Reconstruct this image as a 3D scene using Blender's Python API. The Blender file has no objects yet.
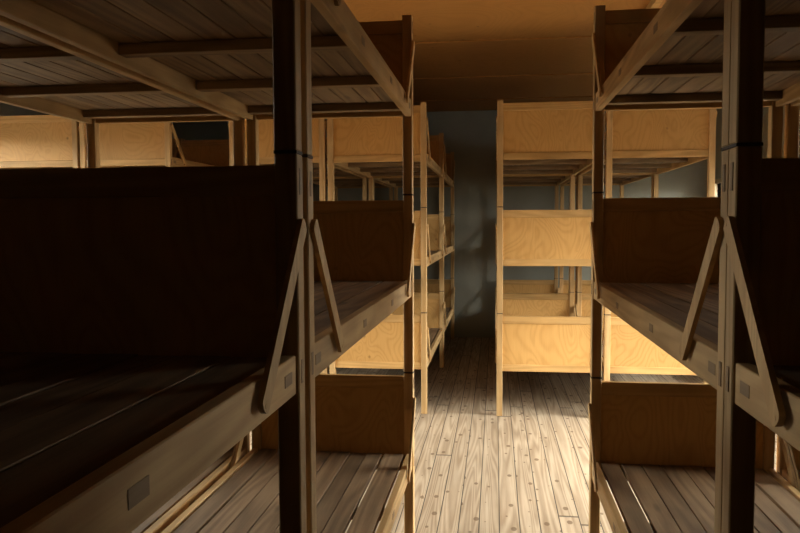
import bpy, bmesh, math, random
from mathutils import Vector, Matrix
random.seed(7)
scene = bpy.context.scene
COL = scene.collection

# ------------------------------------------------------------------ measures (metres)
CAM_H = 1.4583
YAW, PITCH, ROLL, FPX = 0.1305, 0.0555, 0.0044, 728.6
W = 0.7685            # bunk width
L = 1.893             # bunk length
PITCH_Y = 1.900       # two bunks end to end
PAIR = 0.022          # gap between the two bunks of a pair
PW, PD = 0.0440, 0.043  # post width (x) and depth (y)
TIER = (0.340, 1.138, 1.948)   # underside of the side rails
SEAM = (0.789, 1.5987)
TOP = 2.395
RAIL_H, RAIL_T = 0.075, 0.026
INSET = 0.006
PANEL_H = 0.423
PANEL_Z = (0.347, 1.152, 1.952)  # underside of the end frames
WALL_L, WALL_R, WALL_N, WALL_F, CEIL = -4.38, 2.60, -5.0, 9.50, 2.97

# ------------------------------------------------------------------ materials
def nt_new(name):
    m = bpy.data.materials.new(name); m.use_nodes = True
    nt = m.node_tree; nt.nodes.clear()
    out = nt.nodes.new('ShaderNodeOutputMaterial')
    b = nt.nodes.new('ShaderNodeBsdfPrincipled')
    nt.links.new(b.outputs[0], out.inputs[0])
    return m, nt, b

class N:
    """tiny helper around a node tree"""
    def __init__(s, nt): s.nt = nt
    def new(s, t, **k):
        n = s.nt.nodes.new(t)
        for a, v in k.items(): setattr(n, a, v)
        return n
    def link(s, a, b): s.nt.links.new(a, b)
    def math(s, op, a, b=None, c=None, clamp=False):
        n = s.new('ShaderNodeMath', operation=op, use_clamp=clamp)
        for i, v in enumerate((a, b, c)):
            if v is None: continue
            if isinstance(v, (int, float)): n.inputs[i].default_value = v
            else: s.link(v, n.inputs[i])
        return n.outputs[0]
    def vmath(s, op, a, b):
        n = s.new('ShaderNodeVectorMath', operation=op)
        for i, v in enumerate((a, b)):
            if isinstance(v, (tuple, list)): n.inputs[i].default_value = v
            else: s.link(v, n.inputs[i])
        return n.outputs[0]
    def comb(s, x, y, z):
        n = s.new('ShaderNodeCombineXYZ')
        for i, v in enumerate((x, y, z)):
            if isinstance(v, (int, float)): n.inputs[i].default_value = v
            else: s.link(v, n.inputs[i])
        return n.outputs[0]
    def noise(s, vec, scale=1, detail=3, rough=.5, dist=0):
        n = s.new('ShaderNodeTexNoise'); s.link(vec, n.inputs['Vector'])
        n.inputs['Scale'].default_value = scale; n.inputs['Detail'].default_value = detail
        n.inputs['Roughness'].default_value = rough; n.inputs['Distortion'].default_value = dist
        return n.outputs['Fac']
    def ramp(s, f, stops):
        n = s.new('ShaderNodeValToRGB'); s.link(f, n.inputs[0]); r = n.color_ramp
        while len(r.elements) < len(stops): r.elements.new(.5)
        for e, (p, c) in zip(r.elements, stops):
            e.position = p; e.color = (c, c, c, 1) if isinstance(c, (int, float)) else (*c, 1)
        return n.outputs[0]
    def mix(s, f, a, b, mode='MIX'):
        n = s.new('ShaderNodeMix', data_type='RGBA', blend_type=mode)
        if isinstance(f, (int, float)): n.inputs[0].default_value = f
        else: s.link(f, n.inputs[0])
        for i, v in ((6, a), (7, b)):
            if isinstance(v, (tuple, list)): n.inputs[i].default_value = (*v[:3], 1)
            else: s.link(v, n.inputs[i])
        return n.outputs[2]
    def mulcol(s, col, fac):
        return s.mix(1.0, col, fac, 'MULTIPLY')

def wood(name, light, dark, axis, island=False, tone=.18, rough=.6, knots=.5, bump=.15):
    m, nt, b = nt_new(name); n = N(nt)
    tc = n.new('ShaderNodeTexCoord').outputs['Object']
    oi = n.new('ShaderNodeObjectInfo').outputs['Random']
    rnd = oi
    if island:
        g = n.new('ShaderNodeNewGeometry').outputs['Random Per Island']
        rnd = n.math('FRACT', n.math('ADD', g, n.math('MULTIPLY', oi, 3.7)))
    off = n.comb(n.math('MULTIPLY', rnd, 31.7), n.math('MULTIPLY', rnd, 17.3), n.math('MULTIPLY', rnd, 23.1))
    p = n.vmath('ADD', tc, off)
    st = [14, 14, 14]; st[axis] = 1.1
    ps = n.vmath('MULTIPLY', p, tuple(st))
    grain = n.noise(ps, 1.0, 4, .6, .4)
    rings = n.math('SINE', n.math('MULTIPLY', n.noise(ps, .55, 1, .4, .2), 55))
    rings = n.math('MULTIPLY_ADD', rings, .5, .5)
    sf = [160, 160, 160]; sf[axis] = 5
    fine = n.noise(n.vmath('MULTIPLY', p, tuple(sf)), 1, 2, .6)
    f = n.math('ADD', n.math('MULTIPLY', grain, .55), n.math('MULTIPLY', rings, .22))
    f = n.math('ADD', f, n.math('MULTIPLY', fine, .28))
    col = n.mix(n.ramp(f, [(.36, 0.0), (.68, 1.0)]), light, dark)
    if knots > 0:
        sk = [9, 9, 9]; sk[axis] = 2.6
        v = n.new('ShaderNodeTexVoronoi', feature='F1'); n.link(n.vmath('MULTIPLY', p, tuple(sk)), v.inputs['Vector'])
        v.inputs['Scale'].default_value = .8
        k = n.ramp(v.outputs['Distance'], [(.045, 1.0), (.13, 0.0)])
        col = n.mix(n.math('MULTIPLY', k, knots), col, tuple(c * .28 for c in dark))
    tn = n.math('MULTIPLY_ADD', rnd, 2 * tone, 1 - tone)
    col = n.mulcol(col, n.comb(tn, tn, tn))
    # handling grime
    gr = n.ramp(n.noise(p, 3.5, 3, .6), [(.35, .82), (.65, 1.0)])
    col = n.mulcol(col, gr)
    n.link(col, b.inputs['Base Color'])
    b.inputs['Roughness'].default_value = rough
    b.inputs['Specular IOR Level'].default_value = .3
    bp = n.new('ShaderNodeBump'); bp.inputs['Strength'].default_value = bump; bp.inputs['Distance'].default_value = .002
    n.link(f, bp.inputs['Height']); n.link(bp.outputs[0], b.inputs['Normal'])
    return m

def plywood(name, light, dark, sx=3.2, sz=1.5, swap=False):
    """rotary-cut veneer: contour lines of a slow noise"""
    m, nt, b = nt_new(name); n = N(nt)
    tc = n.new('ShaderNodeTexCoord').outputs['Object']
    rnd = n.new('ShaderNodeObjectInfo').outputs['Random']
    off = n.comb(n.math('MULTIPLY', rnd, 31.7), n.math('MULTIPLY', rnd, 5.3), n.math('MULTIPLY', rnd, 23.1))
    p = n.vmath('ADD', tc, off)
    ps = n.vmath('MULTIPLY', p, (sx, sx, sz) if not swap else (sx, sz, sx))
    base = n.noise(ps, 1.0, 2, .45, .7)
    rings = n.math('SINE', n.math('MULTIPLY', base, 165))
    rings = n.math('MULTIPLY_ADD', rings, .5, .5)
    rings = n.math('POWER', rings, 2.2)
    ff = n.vmath('MULTIPLY', p, (120, 120, 7) if not swap else (120, 7, 120))
    fine = n.noise(ff, 1, 2, .6)
    patch = n.noise(p, 2.2, 2, .5)
    f = n.math('ADD', n.math('MULTIPLY', rings, .30), n.math('MULTIPLY', fine, .42))
    f = n.math('ADD', f, n.math('MULTIPLY', patch, .35))
    col = n.mix(n.ramp(f, [(.22, 0.0), (.95, 1.0)]), light, dark)
    v = n.new('ShaderNodeTexVoronoi', feature='F1'); n.link(n.vmath('MULTIPLY', p, (5, 5, 5)), v.inputs['Vector'])
    v.inputs['Scale'].default_value = .9
    k = n.ramp(v.outputs['Distance'], [(.025, .75), (.07, 0.0)])
    col = n.mix(k, col, tuple(c * .35 for c in dark))
    tn = n.math('MULTIPLY_ADD', rnd, .22, .89)
    col = n.mulcol(col, n.comb(tn, tn, tn))
    n.link(col, b.inputs['Base Color'])
    b.inputs['Roughness'].default_value = .55
    b.inputs['Specular IOR Level'].default_value = .3
    bp = n.new('ShaderNodeBump'); bp.inputs['Strength'].default_value = .12; bp.inputs['Distance'].default_value = .002
    n.link(f, bp.inputs['Height']); n.link(bp.outputs[0], b.inputs['Normal'])
    return m

def floor_material():
    m, nt, b = nt_new('floor_boards'); n = N(nt)
    tc = n.new('ShaderNodeTexCoord').outputs['Object']
    s = n.new('ShaderNodeSeparateXYZ'); n.link(tc, s.inputs[0])
    bx = n.math('DIVIDE', n.math('SUBTRACT', s.outputs[0], .022), .0985)
    idx = n.math('FLOOR', bx); fx = n.math('FRACT', bx)
    wn = n.new('ShaderNodeTexWhiteNoise', noise_dimensions='1D'); n.link(idx, wn.inputs['W'])
    r1 = wn.outputs['Value']
    by = n.math('DIVIDE', n.math('ADD', s.outputs[1], n.math('MULTIPLY', r1, 9.0)), 3.6)
    iy = n.math('FLOOR', by); fy = n.math('FRACT', by)
    wn2 = n.new('ShaderNodeTexWhiteNoise', noise_dimensions='2D')
    n.link(n.comb(idx, iy, 0), wn2.inputs['Vector'])
    rnd = wn2.outputs['Value']
    edge = n.math('MINIMUM', fx, n.math('SUBTRACT', 1, fx))
    gx = n.ramp(edge, [(.012, 1.0), (.035, 0.0)])
    ey = n.math('MINIMUM', fy, n.math('SUBTRACT', 1, fy))
    gy = n.ramp(ey, [(.0004, 1.0), (.0010, 0.0)])
    gap = n.math('MAXIMUM', gx, gy)
    off = n.comb(n.math('MULTIPLY', rnd, 41), n.math('MULTIPLY', rnd, 29), n.math('MULTIPLY', rnd, 13))
    p = n.vmath('ADD', tc, off)
    ps = n.vmath('MULTIPLY', p, (16, 1.0, 1))
    grain = n.noise(ps, 1, 3, .55, .6)
    rings = n.math('MULTIPLY_ADD', n.math('SINE', n.math('MULTIPLY', n.noise(n.vmath('MULTIPLY', p, (20, .8, 1)), .5, 1, .4, .2), 95)), .5, .5)
    fine = n.noise(n.vmath('MULTIPLY', p, (190, 6, 1)), 1, 2, .6)
    f = n.math('ADD', n.math('MULTIPLY', grain, .5), n.math('MULTIPLY', rings, .28))
    f = n.math('ADD', f, n.math('MULTIPLY', fine, .25))
    col = n.mix(n.ramp(f, [(.34, 0.0), (.72, 1.0)]), FLOOR_L, FLOOR_D)
    v = n.new('ShaderNodeTexVoronoi', feature='F1', voronoi_dimensions='2D')
    n.link(n.vmath('MULTIPLY', p, (12, 7.0, 0)), v.inputs['Vector']); v.inputs['Scale'].default_value = 1
    sel = n.new('ShaderNodeSeparateColor'); n.link(v.outputs['Color'], sel.inputs[0])
    size = n.ramp(sel.outputs[0], [(.3, 0.0), (.95, 1.0)])
    k = n.math('SUBTRACT', n.math('MULTIPLY', size, .19), v.outputs['Distance'])
    k = n.ramp(k, [(.0, 0.0), (.05, 1.0)])
    col = n.mix(n.math('MULTIPLY', k, .8), col, (.12, .07, .035))
    tn = n.math('MULTIPLY_ADD', rnd, .22, .88)
    col = n.mulcol(col, n.comb(tn, tn, tn))
    wear = n.ramp(n.noise(tc, 1.3, 3, .6), [(.35, .88), (.65, 1.0)])
    col = n.mulcol(col, wear)
    col = n.mix(gap, col, (.03, .02, .014))
    n.link(col, b.inputs['Base Color'])
    b.inputs['Roughness'].default_value = .62
    b.inputs['Specular IOR Level'].default_value = .3
    bp = n.new('ShaderNodeBump'); bp.inputs['Strength'].default_value = .5; bp.inputs['Distance'].default_value = .003
    n.link(n.math('SUBTRACT', n.math('MULTIPLY', f, .2), gap), bp.inputs['Height']); n.link(bp.outputs[0], b.inputs['Normal'])
    return m

def plaster(name, c):
    m, nt, b = nt_new(name); n = N(nt)
    tc = n.new('ShaderNodeTexCoord').outputs['Object']
    f = n.noise(tc, 1.7, 4, .6); f2 = n.noise(tc, 60, 2, .6)
    col = n.mix(n.ramp(f, [(.3, 0.0), (.7, 1.0)]), c, tuple(x * .86 for x in c))
    n.link(col, b.inputs['Base Color']); b.inputs['Roughness'].default_value = .85
    bp = n.new('ShaderNodeBump'); bp.inputs['Strength'].default_value = .15; bp.inputs['Distance'].default_value = .004
    n.link(f2, bp.inputs['Height']); n.link(bp.outputs[0], b.inputs['Normal'])
    return m

def metal(name):
    m, nt, b = nt_new(name); n = N(nt)
    f = n.noise(n.new('ShaderNodeTexCoord').outputs['Object'], 90, 2, .6)
    n.link(n.mix(f, (.035, .028, .022), (.07, .05, .035)), b.inputs['Base Color'])
    b.inputs['Roughness'].default_value = .6; b.inputs['Specular IOR Level'].default_value = .2
    return m

def glass():
    m = bpy.data.materials.new('window_glass'); m.use_nodes = True
    nt = m.node_tree; nt.nodes.clear(); n = N(nt)
    out = n.new('ShaderNodeOutputMaterial')
    t = n.new('ShaderNodeBsdfTransparent'); t.inputs[0].default_value = (.96, .98, .97, 1)
    g = n.new('ShaderNodeBsdfGlossy'); g.inputs['Roughness'].default_value = .02
    fr = n.new('ShaderNodeFresnel'); fr.inputs[0].default_value = 1.3
    mx = n.new('ShaderNodeMixShader')
    n.link(fr.outputs[0], mx.inputs[0]); n.link(t.outputs[0], mx.inputs[1]); n.link(g.outputs[0], mx.inputs[2])
    n.link(mx.outputs[0], out.inputs[0])
    return m

FLOOR_L, FLOOR_D = (.47, .37, .26), (.285, .205, .13)
PINE_L, PINE_D = (.60, .385, .17), (.44, .26, .10)
M_post = wood('pine_post', PINE_L, PINE_D, 2, knots=.35)
M_rail = wood('pine_rail', PINE_L, PINE_D, 1, knots=.45)
M_frame = wood('pine_frame', (.55, .325, .118), (.42, .235, .075), 0, knots=.25, tone=.1)
M_brace = wood('pine_brace', PINE_L, PINE_D, 2, knots=.1)
M_batten = wood('pine_batten', (.36, .24, .13), (.22, .135, .065), 0, knots=.3)
M_deck = wood('deck_boards', (.34, .22, .12), (.19, .115, .06), 1, island=True, knots=.6, tone=.2)
M_end = wood('end_grain', (.30, .19, .095), (.22, .135, .065), 1, knots=0, tone=.1)
M_ply = plywood('birch_plywood', (.54, .305, .098), (.40, .205, .056))
M_ceil = plywood('ceiling_plywood', (.42, .195, .052), (.35, .155, .038), 1.2, .8, swap=False)
M_iron = metal('dark_iron')
M_floor = floor_material()
M_wall = plaster('grey_plaster', (.30, .295, .24))
M_win = wood('window_wood', (.55, .42, .27), (.42, .3, .18), 2, knots=.1)
M_glass = glass()

# ------------------------------------------------------------------ mesh helpers
def add_box(bm, lo, hi, bevel=0.0, mat=0):
    r = bmesh.ops.create_cube(bm, size=1.0)
    vs = r['verts']
    c = [(a + b) / 2 for a, b in zip(lo, hi)]; d = [b - a for a, b in zip(lo, hi)]
    for v in vs: v.co = Vector((c[0] + v.co.x * d[0], c[1] + v.co.y * d[1], c[2] + v.co.z * d[2]))
    fs = set(f for v in vs for f in v.link_faces)
    for f in fs: f.material_index = mat
    if bevel > 0:
        es = list({e for v in vs for e in v.link_edges})
        bmesh.ops.bevel(bm, geom=es, offset=bevel, segments=1, affect='EDGES', profile=.5)
    return vs

def mesh_from(bm, name, *mats):
    me = bpy.data.meshes.new(name); bm.to_mesh(me); bm.free()
    for m in mats: me.materials.append(m)
    return me

def link(name, me, parent=None, loc=(0, 0, 0)):
    o = bpy.data.objects.new(name, me); COL.objects.link(o)
    o.location = loc
    if parent is not None: o.parent = parent
    return o

def struct(name, me, loc=(0, 0, 0), parent=None):
    o = link(name, me, parent, loc)
    if parent is None: o['kind'] = 'structure'
    return o

# ------------------------------------------------------------------ the bunk bed, built once
def post_mesh():
    bm = bmesh.new()
    zs = (0.0,) + SEAM + (TOP,)
    for i, (a, b) in enumerate(zip(zs[:-1], zs[1:])):
        dx = (0.0, .0004, -.0003)[i]
        add_box(bm, (-PW / 2 + dx, -PD / 2, a + (.003 if i else 0)), (PW / 2 + dx, PD / 2, b - (.003 if i < 2 else 0)), .0025)
    for t in PANEL_Z:  # through tenons of the end-frame rails on both broad sides
        for z0, z1 in ((t + .004, t + .050), (t + PANEL_H - .056, t + PANEL_H - .006)):
            for sx in (-1, 1):
                x = sx * (PW / 2 + .0003)
                add_box(bm, (x - .001, -.0065, z0), (x + .001, .0065, z1), 0, 1)
    return mesh_from(bm, 'post', M_post, M_end)

def plate_mesh():
    bm = bmesh.new()
    add_box(bm, (-PW / 2 - .0006, -PD / 2 - .0006, -.003), (PW / 2 + .0006, PD / 2 + .0006, .003), .0005)
    return mesh_from(bm, 'joint_plate', M_iron)

BAT_Y = (.095, .663, 1.230, 1.798)      # cross battens, from the near end of the bunk
def rail_mesh():
    bm = bmesh.new()
    h = (L - 2 * PD) / 2
    add_box(bm, (-RAIL_T / 2, -h, 0), (RAIL_T / 2, h, RAIL_H), .002)
    for y in BAT_Y:                     # ends of the batten tenons
        yy = y - L / 2
        for sx in (-1, 1):
            x = sx * (RAIL_T / 2 + .0002)
            add_box(bm, (x - .0008, yy - .023, .027), (x + .0008, yy + .023, .049), 0, 1)
    return mesh_from(bm, 'side_rail', M_rail, M_end)

def panel_mesh():
    bm = bmesh.new()
    add_box(bm, (-(W - 2 * PW) / 2, -.006, .040), (+(W - 2 * PW) / 2, .006, PANEL_H - .045), 0)
    return mesh_from(bm, 'end_panel', M_ply)

def frame_mesh(top):
    bm = bmesh.new(); x = (W - 2 * PW) / 2
    if top: add_box(bm, (-x, -.0135, PANEL_H - .058), (x, .0135, PANEL_H), .002)
    else:   add_box(bm, (-x, -.0135, 0), (x, .0135, .052), .002)
    return mesh_from(bm, 'frame_rail', M_frame)

def stile_mesh():
    bm = bmesh.new()
    add_box(bm, (-.012, -.0115, .052), (.012, .0115, PANEL_H - .058), .0015)
    return mesh_from(bm, 'frame_stile', M_post)

def batten_mesh():
    bm = bmesh.new(); x = (W - 2 * INSET - 2 * RAIL_T) / 2
    add_box(bm, (-x, -.025, .020), (x, .025, .052), .002)
    return mesh_from(bm, 'cross_batten', M_batten)

def deck_mesh(seed, gaps):
    rng = random.Random(seed); bm = bmesh.new()
    x0 = -(W / 2 - INSET - RAIL_T); x1 = -x0
    n = len(gaps) - 1
    total = (x1 - x0) - sum(gaps)
    ws = [1 + rng.uniform(-.15, .15) for _ in range(n)]; k = total / sum(ws)
    x = x0
    for i in range(n):
        x += gaps[i]; w = ws[i] * k
        e0, e1 = rng.uniform(0, .004), rng.uniform(0, .004)
        dz = rng.uniform(-.0012, .0012)
        add_box(bm, (x, -L / 2 + PD / 2 + .016 + e0, .0525), (x + w, L / 2 - PD / 2 - .016 - e1, .0705 + dz), .0015)
        x += w
    return mesh_from(bm, 'deck', M_deck)

BR_DY, BR_DZ = .248, .286
def brace_mesh(sy):
    """flat bar with rounded ends from the post (origin) down to the rail"""
    bm = bmesh.new()
    d = Vector((sy * BR_DY, -BR_DZ)); ln = d.length; d.normalize(); nrm = Vector((-d.y, d.x)); hw = .0185
    out = []
    for i in range(7):
        a = math.pi / 2 + math.pi * i / 6
        out.append(d * (math.cos(a) * hw * .55) + nrm * (math.sin(a) * hw))
    for i in range(7):
        a = -math.pi / 2 + math.pi * i / 6
        out.append(d * (ln + math.cos(a) * hw * .55) + nrm * (math.sin(a) * hw))
    f = bm.faces.new([bm.verts.new((-.0048, p.x, p.y)) for p in out])
    r = bmesh.ops.extrude_face_region(bm, geom=[f])
    for v in r['geom']:
        if isinstance(v, bmesh.types.BMVert): v.co.x += .0096
    bmesh.ops.recalc_face_normals(bm, faces=bm.faces[:])
    for t in (.0, ln):                   # screw heads on both faces
        c = d * t
        for sx in (-1, 1):
            bmesh.ops.create_cone(bm, cap_ends=True, segments=10, radius1=.0045, radius2=.0045, depth=.0008,
                matrix=Matrix.Translation((sx * .005, c.x, c.y)) @ Matrix.Rotation(math.pi / 2, 4, 'Y'))
    return mesh_from(bm, 'brace', M_brace)

ME_post, ME_rail, ME_panel = post_mesh(), rail_mesh(), panel_mesh()
ME_ft, ME_fb, ME_batten, ME_stile = frame_mesh(True), frame_mesh(False), batten_mesh(), stile_mesh()
ME_plate = plate_mesh()
ME_deck = [deck_mesh(3, [.012, .012, .004, .005, .004, .005, .004, .012, .012]),
           deck_mesh(4, [.006, .004, .005, .004, .003, .005, .004, .004, .006]),
           deck_mesh(5, [.005, .004, .006, .004, .005, .004, .006, .004, .005])]
ME_brace = {1: brace_mesh(1), -1: brace_mesh(-1)}

def make_bunk():
    root = bpy.data.objects.new('bunk_bed', None); COL.objects.link(root)
    root.empty_display_size = .2
    xo, yo = W / 2, L / 2
    for sx in (-1, 1):
        for sy in (-1, 1):
            p = link('post', ME_post, root, (sx * (xo - PW / 2), sy * (yo - PD / 2), 0))
            for z in SEAM: link('joint_plate', ME_plate, p, (0, 0, z))
    for ti, t in enumerate(TIER):
        for sx in (-1, 1):
            link('side_rail', ME_rail, root, (sx * (xo - INSET - RAIL_T / 2), 0, t))
        for sy in (-1, 1):
            p = link('end_panel', ME_panel, root, (0, sy * (yo - PD / 2), PANEL_Z[ti]))
            link('frame_rail', ME_ft, p); link('frame_rail', ME_fb, p)
        for y in BAT_Y:
            link('cross_batten', ME_batten, root, (0, y - yo, t))
        link('slatted_deck', ME_deck[ti], root, (0, 0, t))
        for sx in (-1, 1):
            for sy in (-1, 1):
                link('brace', ME_brace[-sy], root, (sx * (xo + .0050), sy * (yo - PD * .62), t + .321))
    return root

def dup(root):
    r = root.copy(); COL.objects.link(r)
    for ch in list(root.children):
        c = ch.copy(); COL.objects.link(c); c.parent = r
        for g in list(ch.children):
            d = g.copy(); COL.objects.link(d); d.parent = c
    return r

XL, XR = -.371, .4187
YL_A, YL_B = 1.340 + PD - L, 1.420     # near ends of the near bunks, left row
YR_A, YR_B = 1.354 + PD - L, 1.399     # and right row
Y_2 = 5.5634; Y_3 = Y_2 + PITCH_Y
G_near, G_far = 'dark bunk beds in the foreground', 'sunlit bunk beds across the aisle'
P = PAIR + W
spots = [
    # right edge x, near end y, label, group
    (XL, YL_A, 'nearest bunk left of the aisle, its wide black headboard filling the left of the view', G_near),
    (XL, YL_B, 'second bunk left of the aisle, with dark end panels behind the braced double post', G_near),
    (XL - P, YL_A, 'foreground bunk hidden mostly behind the black headboard at the far left', G_near),
    (XL - P, YL_B, 'bunk at upper left whose pale side rail slants across the plank underside', G_near),
    (XR + W, YR_A, 'nearest bunk right of the aisle, black headboard at the right edge of the view', G_near),
    (XR + W, YR_B, 'second bunk right of the aisle, with grained plywood panel and lit middle rail', G_near),
    (XR + W + P, YR_A, 'foreground bunk outermost on the right, behind the right black headboard', G_near),
    (XR + W + P, YR_B, 'bunk glimpsed beyond the right double post, nearer the window wall', G_near),
    (-.525, Y_2, 'honey coloured pine bunk bordering the middle aisle on its left', G_far),
    (-.525 - P, Y_2, 'lit pine bunk left of the one at the aisle, behind the left double post', G_far),
    (.0107 + W, Y_2, 'fully visible honey pine bunk standing right of the middle aisle', G_far),
    (.0187 + W + P, Y_2, 'brightest lit pine bunk, second to the right of the middle aisle', G_far),
    (-2.575, Y_2, 'lit pine bunk with plain top panel beside the left dark passage', G_far),
    (-2.575 - P, Y_2, 'lit pine bunk at the far left edge above the black headboard', G_far),
    (-.525, Y_3, 'shadowed rear bunk by the grey wall, left of the middle aisle', 'shadowed bunk beds in the rear row'),
    (-.525 - P, Y_3, 'rear bunk by the grey wall, second to the left of the middle aisle', 'shadowed bunk beds in the rear row'),
    (.0107 + W, Y_3, 'rear bunk by the grey wall seen through the fully visible pine bunk', 'shadowed bunk beds in the rear row'),
    (.0107 + W + P, Y_3, 'rear bunk by the grey wall seen through the brightest pine bunk', 'shadowed bunk beds in the rear row'),
    (-2.575, Y_3, 'rear bunk with brown panel closing the end of the left dark passage', 'shadowed bunk beds in the rear row'),
    (-2.575 - P, Y_3, 'rear bunk farthest left, hidden behind the lit bunk at the left edge', 'shadowed bunk beds in the rear row'),
]
proto = None
for xr, y0, label, group in spots:
    if proto is None: proto = make_bunk(); o = proto
    else: o = dup(proto)
    o.location = (xr - W / 2, y0 + L / 2, 0)
    o['label'] = label; o['category'] = 'bunk bed'; o['group'] = group

# ------------------------------------------------------------------ the room
bm = bmesh.new(); add_box(bm, (WALL_L - .2, WALL_N - .2, -.1), (WALL_R + .2, WALL_F + .2, 0))
struct('floor', mesh_from(bm, 'floor', M_floor))
# ceiling of wide plywood sheets with small steps at the joints
bm = bmesh.new()
ys = [WALL_N - .2, -3.3, -1.7, -.2, 1.35, 2.9, 4.5, 6.065, 7.455, 8.715, WALL_F + .2]
for i, (a, b) in enumerate(zip(ys[:-1], ys[1:])):
    add_box(bm, (WALL_L - .2, a, CEIL - .0 - .012 * max(0, i - 6)), (WALL_R + .2, b, CEIL + .12))
struct('ceiling', mesh_from(bm, 'ceiling', M_ceil))
bm = bmesh.new(); add_box(bm, (1.032, WALL_N, CEIL - .05), (1.082, 6.06, CEIL), .003)
struct('trim_1', mesh_from(bm, 'ceiling_trim', M_frame))
bm = bmesh.new(); add_box(bm, (WALL_L - .2, WALL_F, 0), (WALL_R + .2, WALL_F + .2, CEIL - .036))
struct('wall_back', mesh_from(bm, 'wall_back', M_wall))
bm = bmesh.new(); add_box(bm, (WALL_L - .2, WALL_N - .2, 0), (WALL_R + .2, WALL_N, CEIL))
struct('wall_front', mesh_from(bm, 'wall_front', M_wall))

def side_wall(name, x0, x1, wins):
    bm = bmesh.new(); y = WALL_N
    for (a, b, z0, z1) in wins:
        add_box(bm, (x0, y, 0), (x1, a, CEIL - .036))
        add_box(bm, (x0, a, 0), (x1, b, z0)); add_box(bm, (x0, a, z1), (x1, b, CEIL - .036))
        y = b
    add_box(bm, (x0, y, 0), (x1, WALL_F, CEIL - .036))
    return struct(name, mesh_from(bm, name, M_wall))

WINS_R = [(3.26, 5.48, .50, 2.00), (6.30, 7.30, .80, 2.00), (8.55, 9.30, .80, 2.00)]
WINS_L = [(3.60, 5.48, .50, 2.25)]
side_wall('wall_right', WALL_R, WALL_R + .2, WINS_R)
side_wall('wall_left', WALL_L - .2, WALL_L, WINS_L)

wi = 0
def window(xc, inward, a, b, z0, z1):
    global wi; wi += 1
    root = bpy.data.objects.new('window_%d' % wi, None); COL.objects.link(root)
    root.location = (xc, (a + b) / 2, z0); root['kind'] = 'structure'
    hw, h, t = (b - a) / 2, z1 - z0, .025
    bm = bmesh.new()
    add_box(bm, (-t, -hw, 0), (t, -hw + .05, h), .003); add_box(bm, (-t, hw - .05, 0), (t, hw, h), .003)
    add_box(bm, (-t, -hw + .05, 0), (t, hw - .05, .05), .003); add_box(bm, (-t, -hw + .05, h - .05), (t, hw - .05, h), .003)
    link('window_frame', mesh_from(bm, 'window_frame', M_win), root)
    bm = bmesh.new()
    add_box(bm, (-.022, -.03, .05), (.022, .03, h - .05), .003)
    for s in (-1, 1):
        add_box(bm, (-.015, min(s * .03, s * (hw - .05)), h * .62 - .014), (.015, max(s * .03, s * (hw - .05)), h * .62 + .014), .002)
    link('mullion', mesh_from(bm, 'mullion', M_win), root)
    bm = bmesh.new(); add_box(bm, (-.002, -hw + .05, .05), (.002, hw - .05, h - .05))
    link('window_pane', mesh_from(bm, 'window_pane', M_glass), root)
    bm = bmesh.new(); add_box(bm, (min(0, inward * .14) + inward * .03, -hw - .04, -.03), (max(0, inward * .14) + inward * .03, hw + .04, .0), .004)
    link('window_sill', mesh_from(bm, 'window_sill', M_win), root)
    # portal: guides sampling of the sky seen through this opening
    ld = bpy.data.lights.new('daylight_portal', 'AREA'); ld.shape = 'RECTANGLE'
    ld.size = h; ld.size_y = b - a
    ld.cycles.is_portal = True
    lo = bpy.data.objects.new('daylight_portal', ld); COL.objects.link(lo)
    lo.location = (xc - inward * .12, (a + b) / 2, (z0 + z1) / 2)
    lo.rotation_euler = (0, math.radians(90) * (-1 if inward > 0 else 1), 0)
for w in WINS_R: window(WALL_R + .035, -1, *w)
for w in WINS_L: window(WALL_L - .035, 1, *w)

# ------------------------------------------------------------------ daylight
world = bpy.data.worlds.new('overcast_sky'); scene.world = world; world.use_nodes = True
nt = world.node_tree; nt.nodes.clear(); n = N(nt)
wo = n.new('ShaderNodeOutputWorld'); bg = n.new('ShaderNodeBackground')
tc = n.new('ShaderNodeTexCoord'); s = n.new('ShaderNodeSeparateXYZ'); n.link(tc.outputs['Generated'], s.inputs[0])
up = n.ramp(n.math('MULTIPLY_ADD', s.outputs[2], .5, .5),
            [(.0, (.05, .047, .04)), (.495, (.05, .047, .04)), (.52, (.46, .45, .43)), (.72, (.84, .81, .76)), (1.0, (1.0, .97, .92))])
n.link(up, bg.inputs[0]); bg.inputs[1].default_value = 115.0
n.link(bg.outputs[0], wo.inputs[0])

# ------------------------------------------------------------------ camera
cd = bpy.data.cameras.new('camera'); cam = bpy.data.objects.new('camera', cd); COL.objects.link(cam)
cd.sensor_width = 36.0; cd.sensor_fit = 'HORIZONTAL'; cd.lens = FPX / 800 * 36.0; cd.clip_start = .02
f = Vector((-math.sin(YAW), math.cos(YAW), 0)); R = Vector((math.cos(YAW), math.sin(YAW), 0)); U = Vector((0, 0, 1))
F = f * math.cos(PITCH) - U * math.sin(PITCH); U2 = U * math.cos(PITCH) + f * math.sin(PITCH)
X = R * math.cos(ROLL) - U2 * math.sin(ROLL); Yv = R * math.sin(ROLL) + U2 * math.cos(ROLL)
m = Matrix((X, Yv, -F)).transposed().to_4x4(); m.translation = (0, 0, CAM_H)
cam.matrix_world = m
scene.camera = cam

vs = scene.view_settings
scene.display_settings.display_device = 'sRGB'
vs.view_transform = 'Standard'; vs.look = 'None'; vs.gamma = 1.0; vs.use_curve_mapping = False
vs.exposure = -0.84
cy = scene.cycles
cy.max_bounces = 12; cy.diffuse_bounces = 4; cy.glossy_bounces = 4; cy.transparent_max_bounces = 12
cy.use_denoising = True; cy.sample_clamp_indirect = 0
try: cy.denoiser = 'OPENIMAGEDENOISE'
except Exception: pass
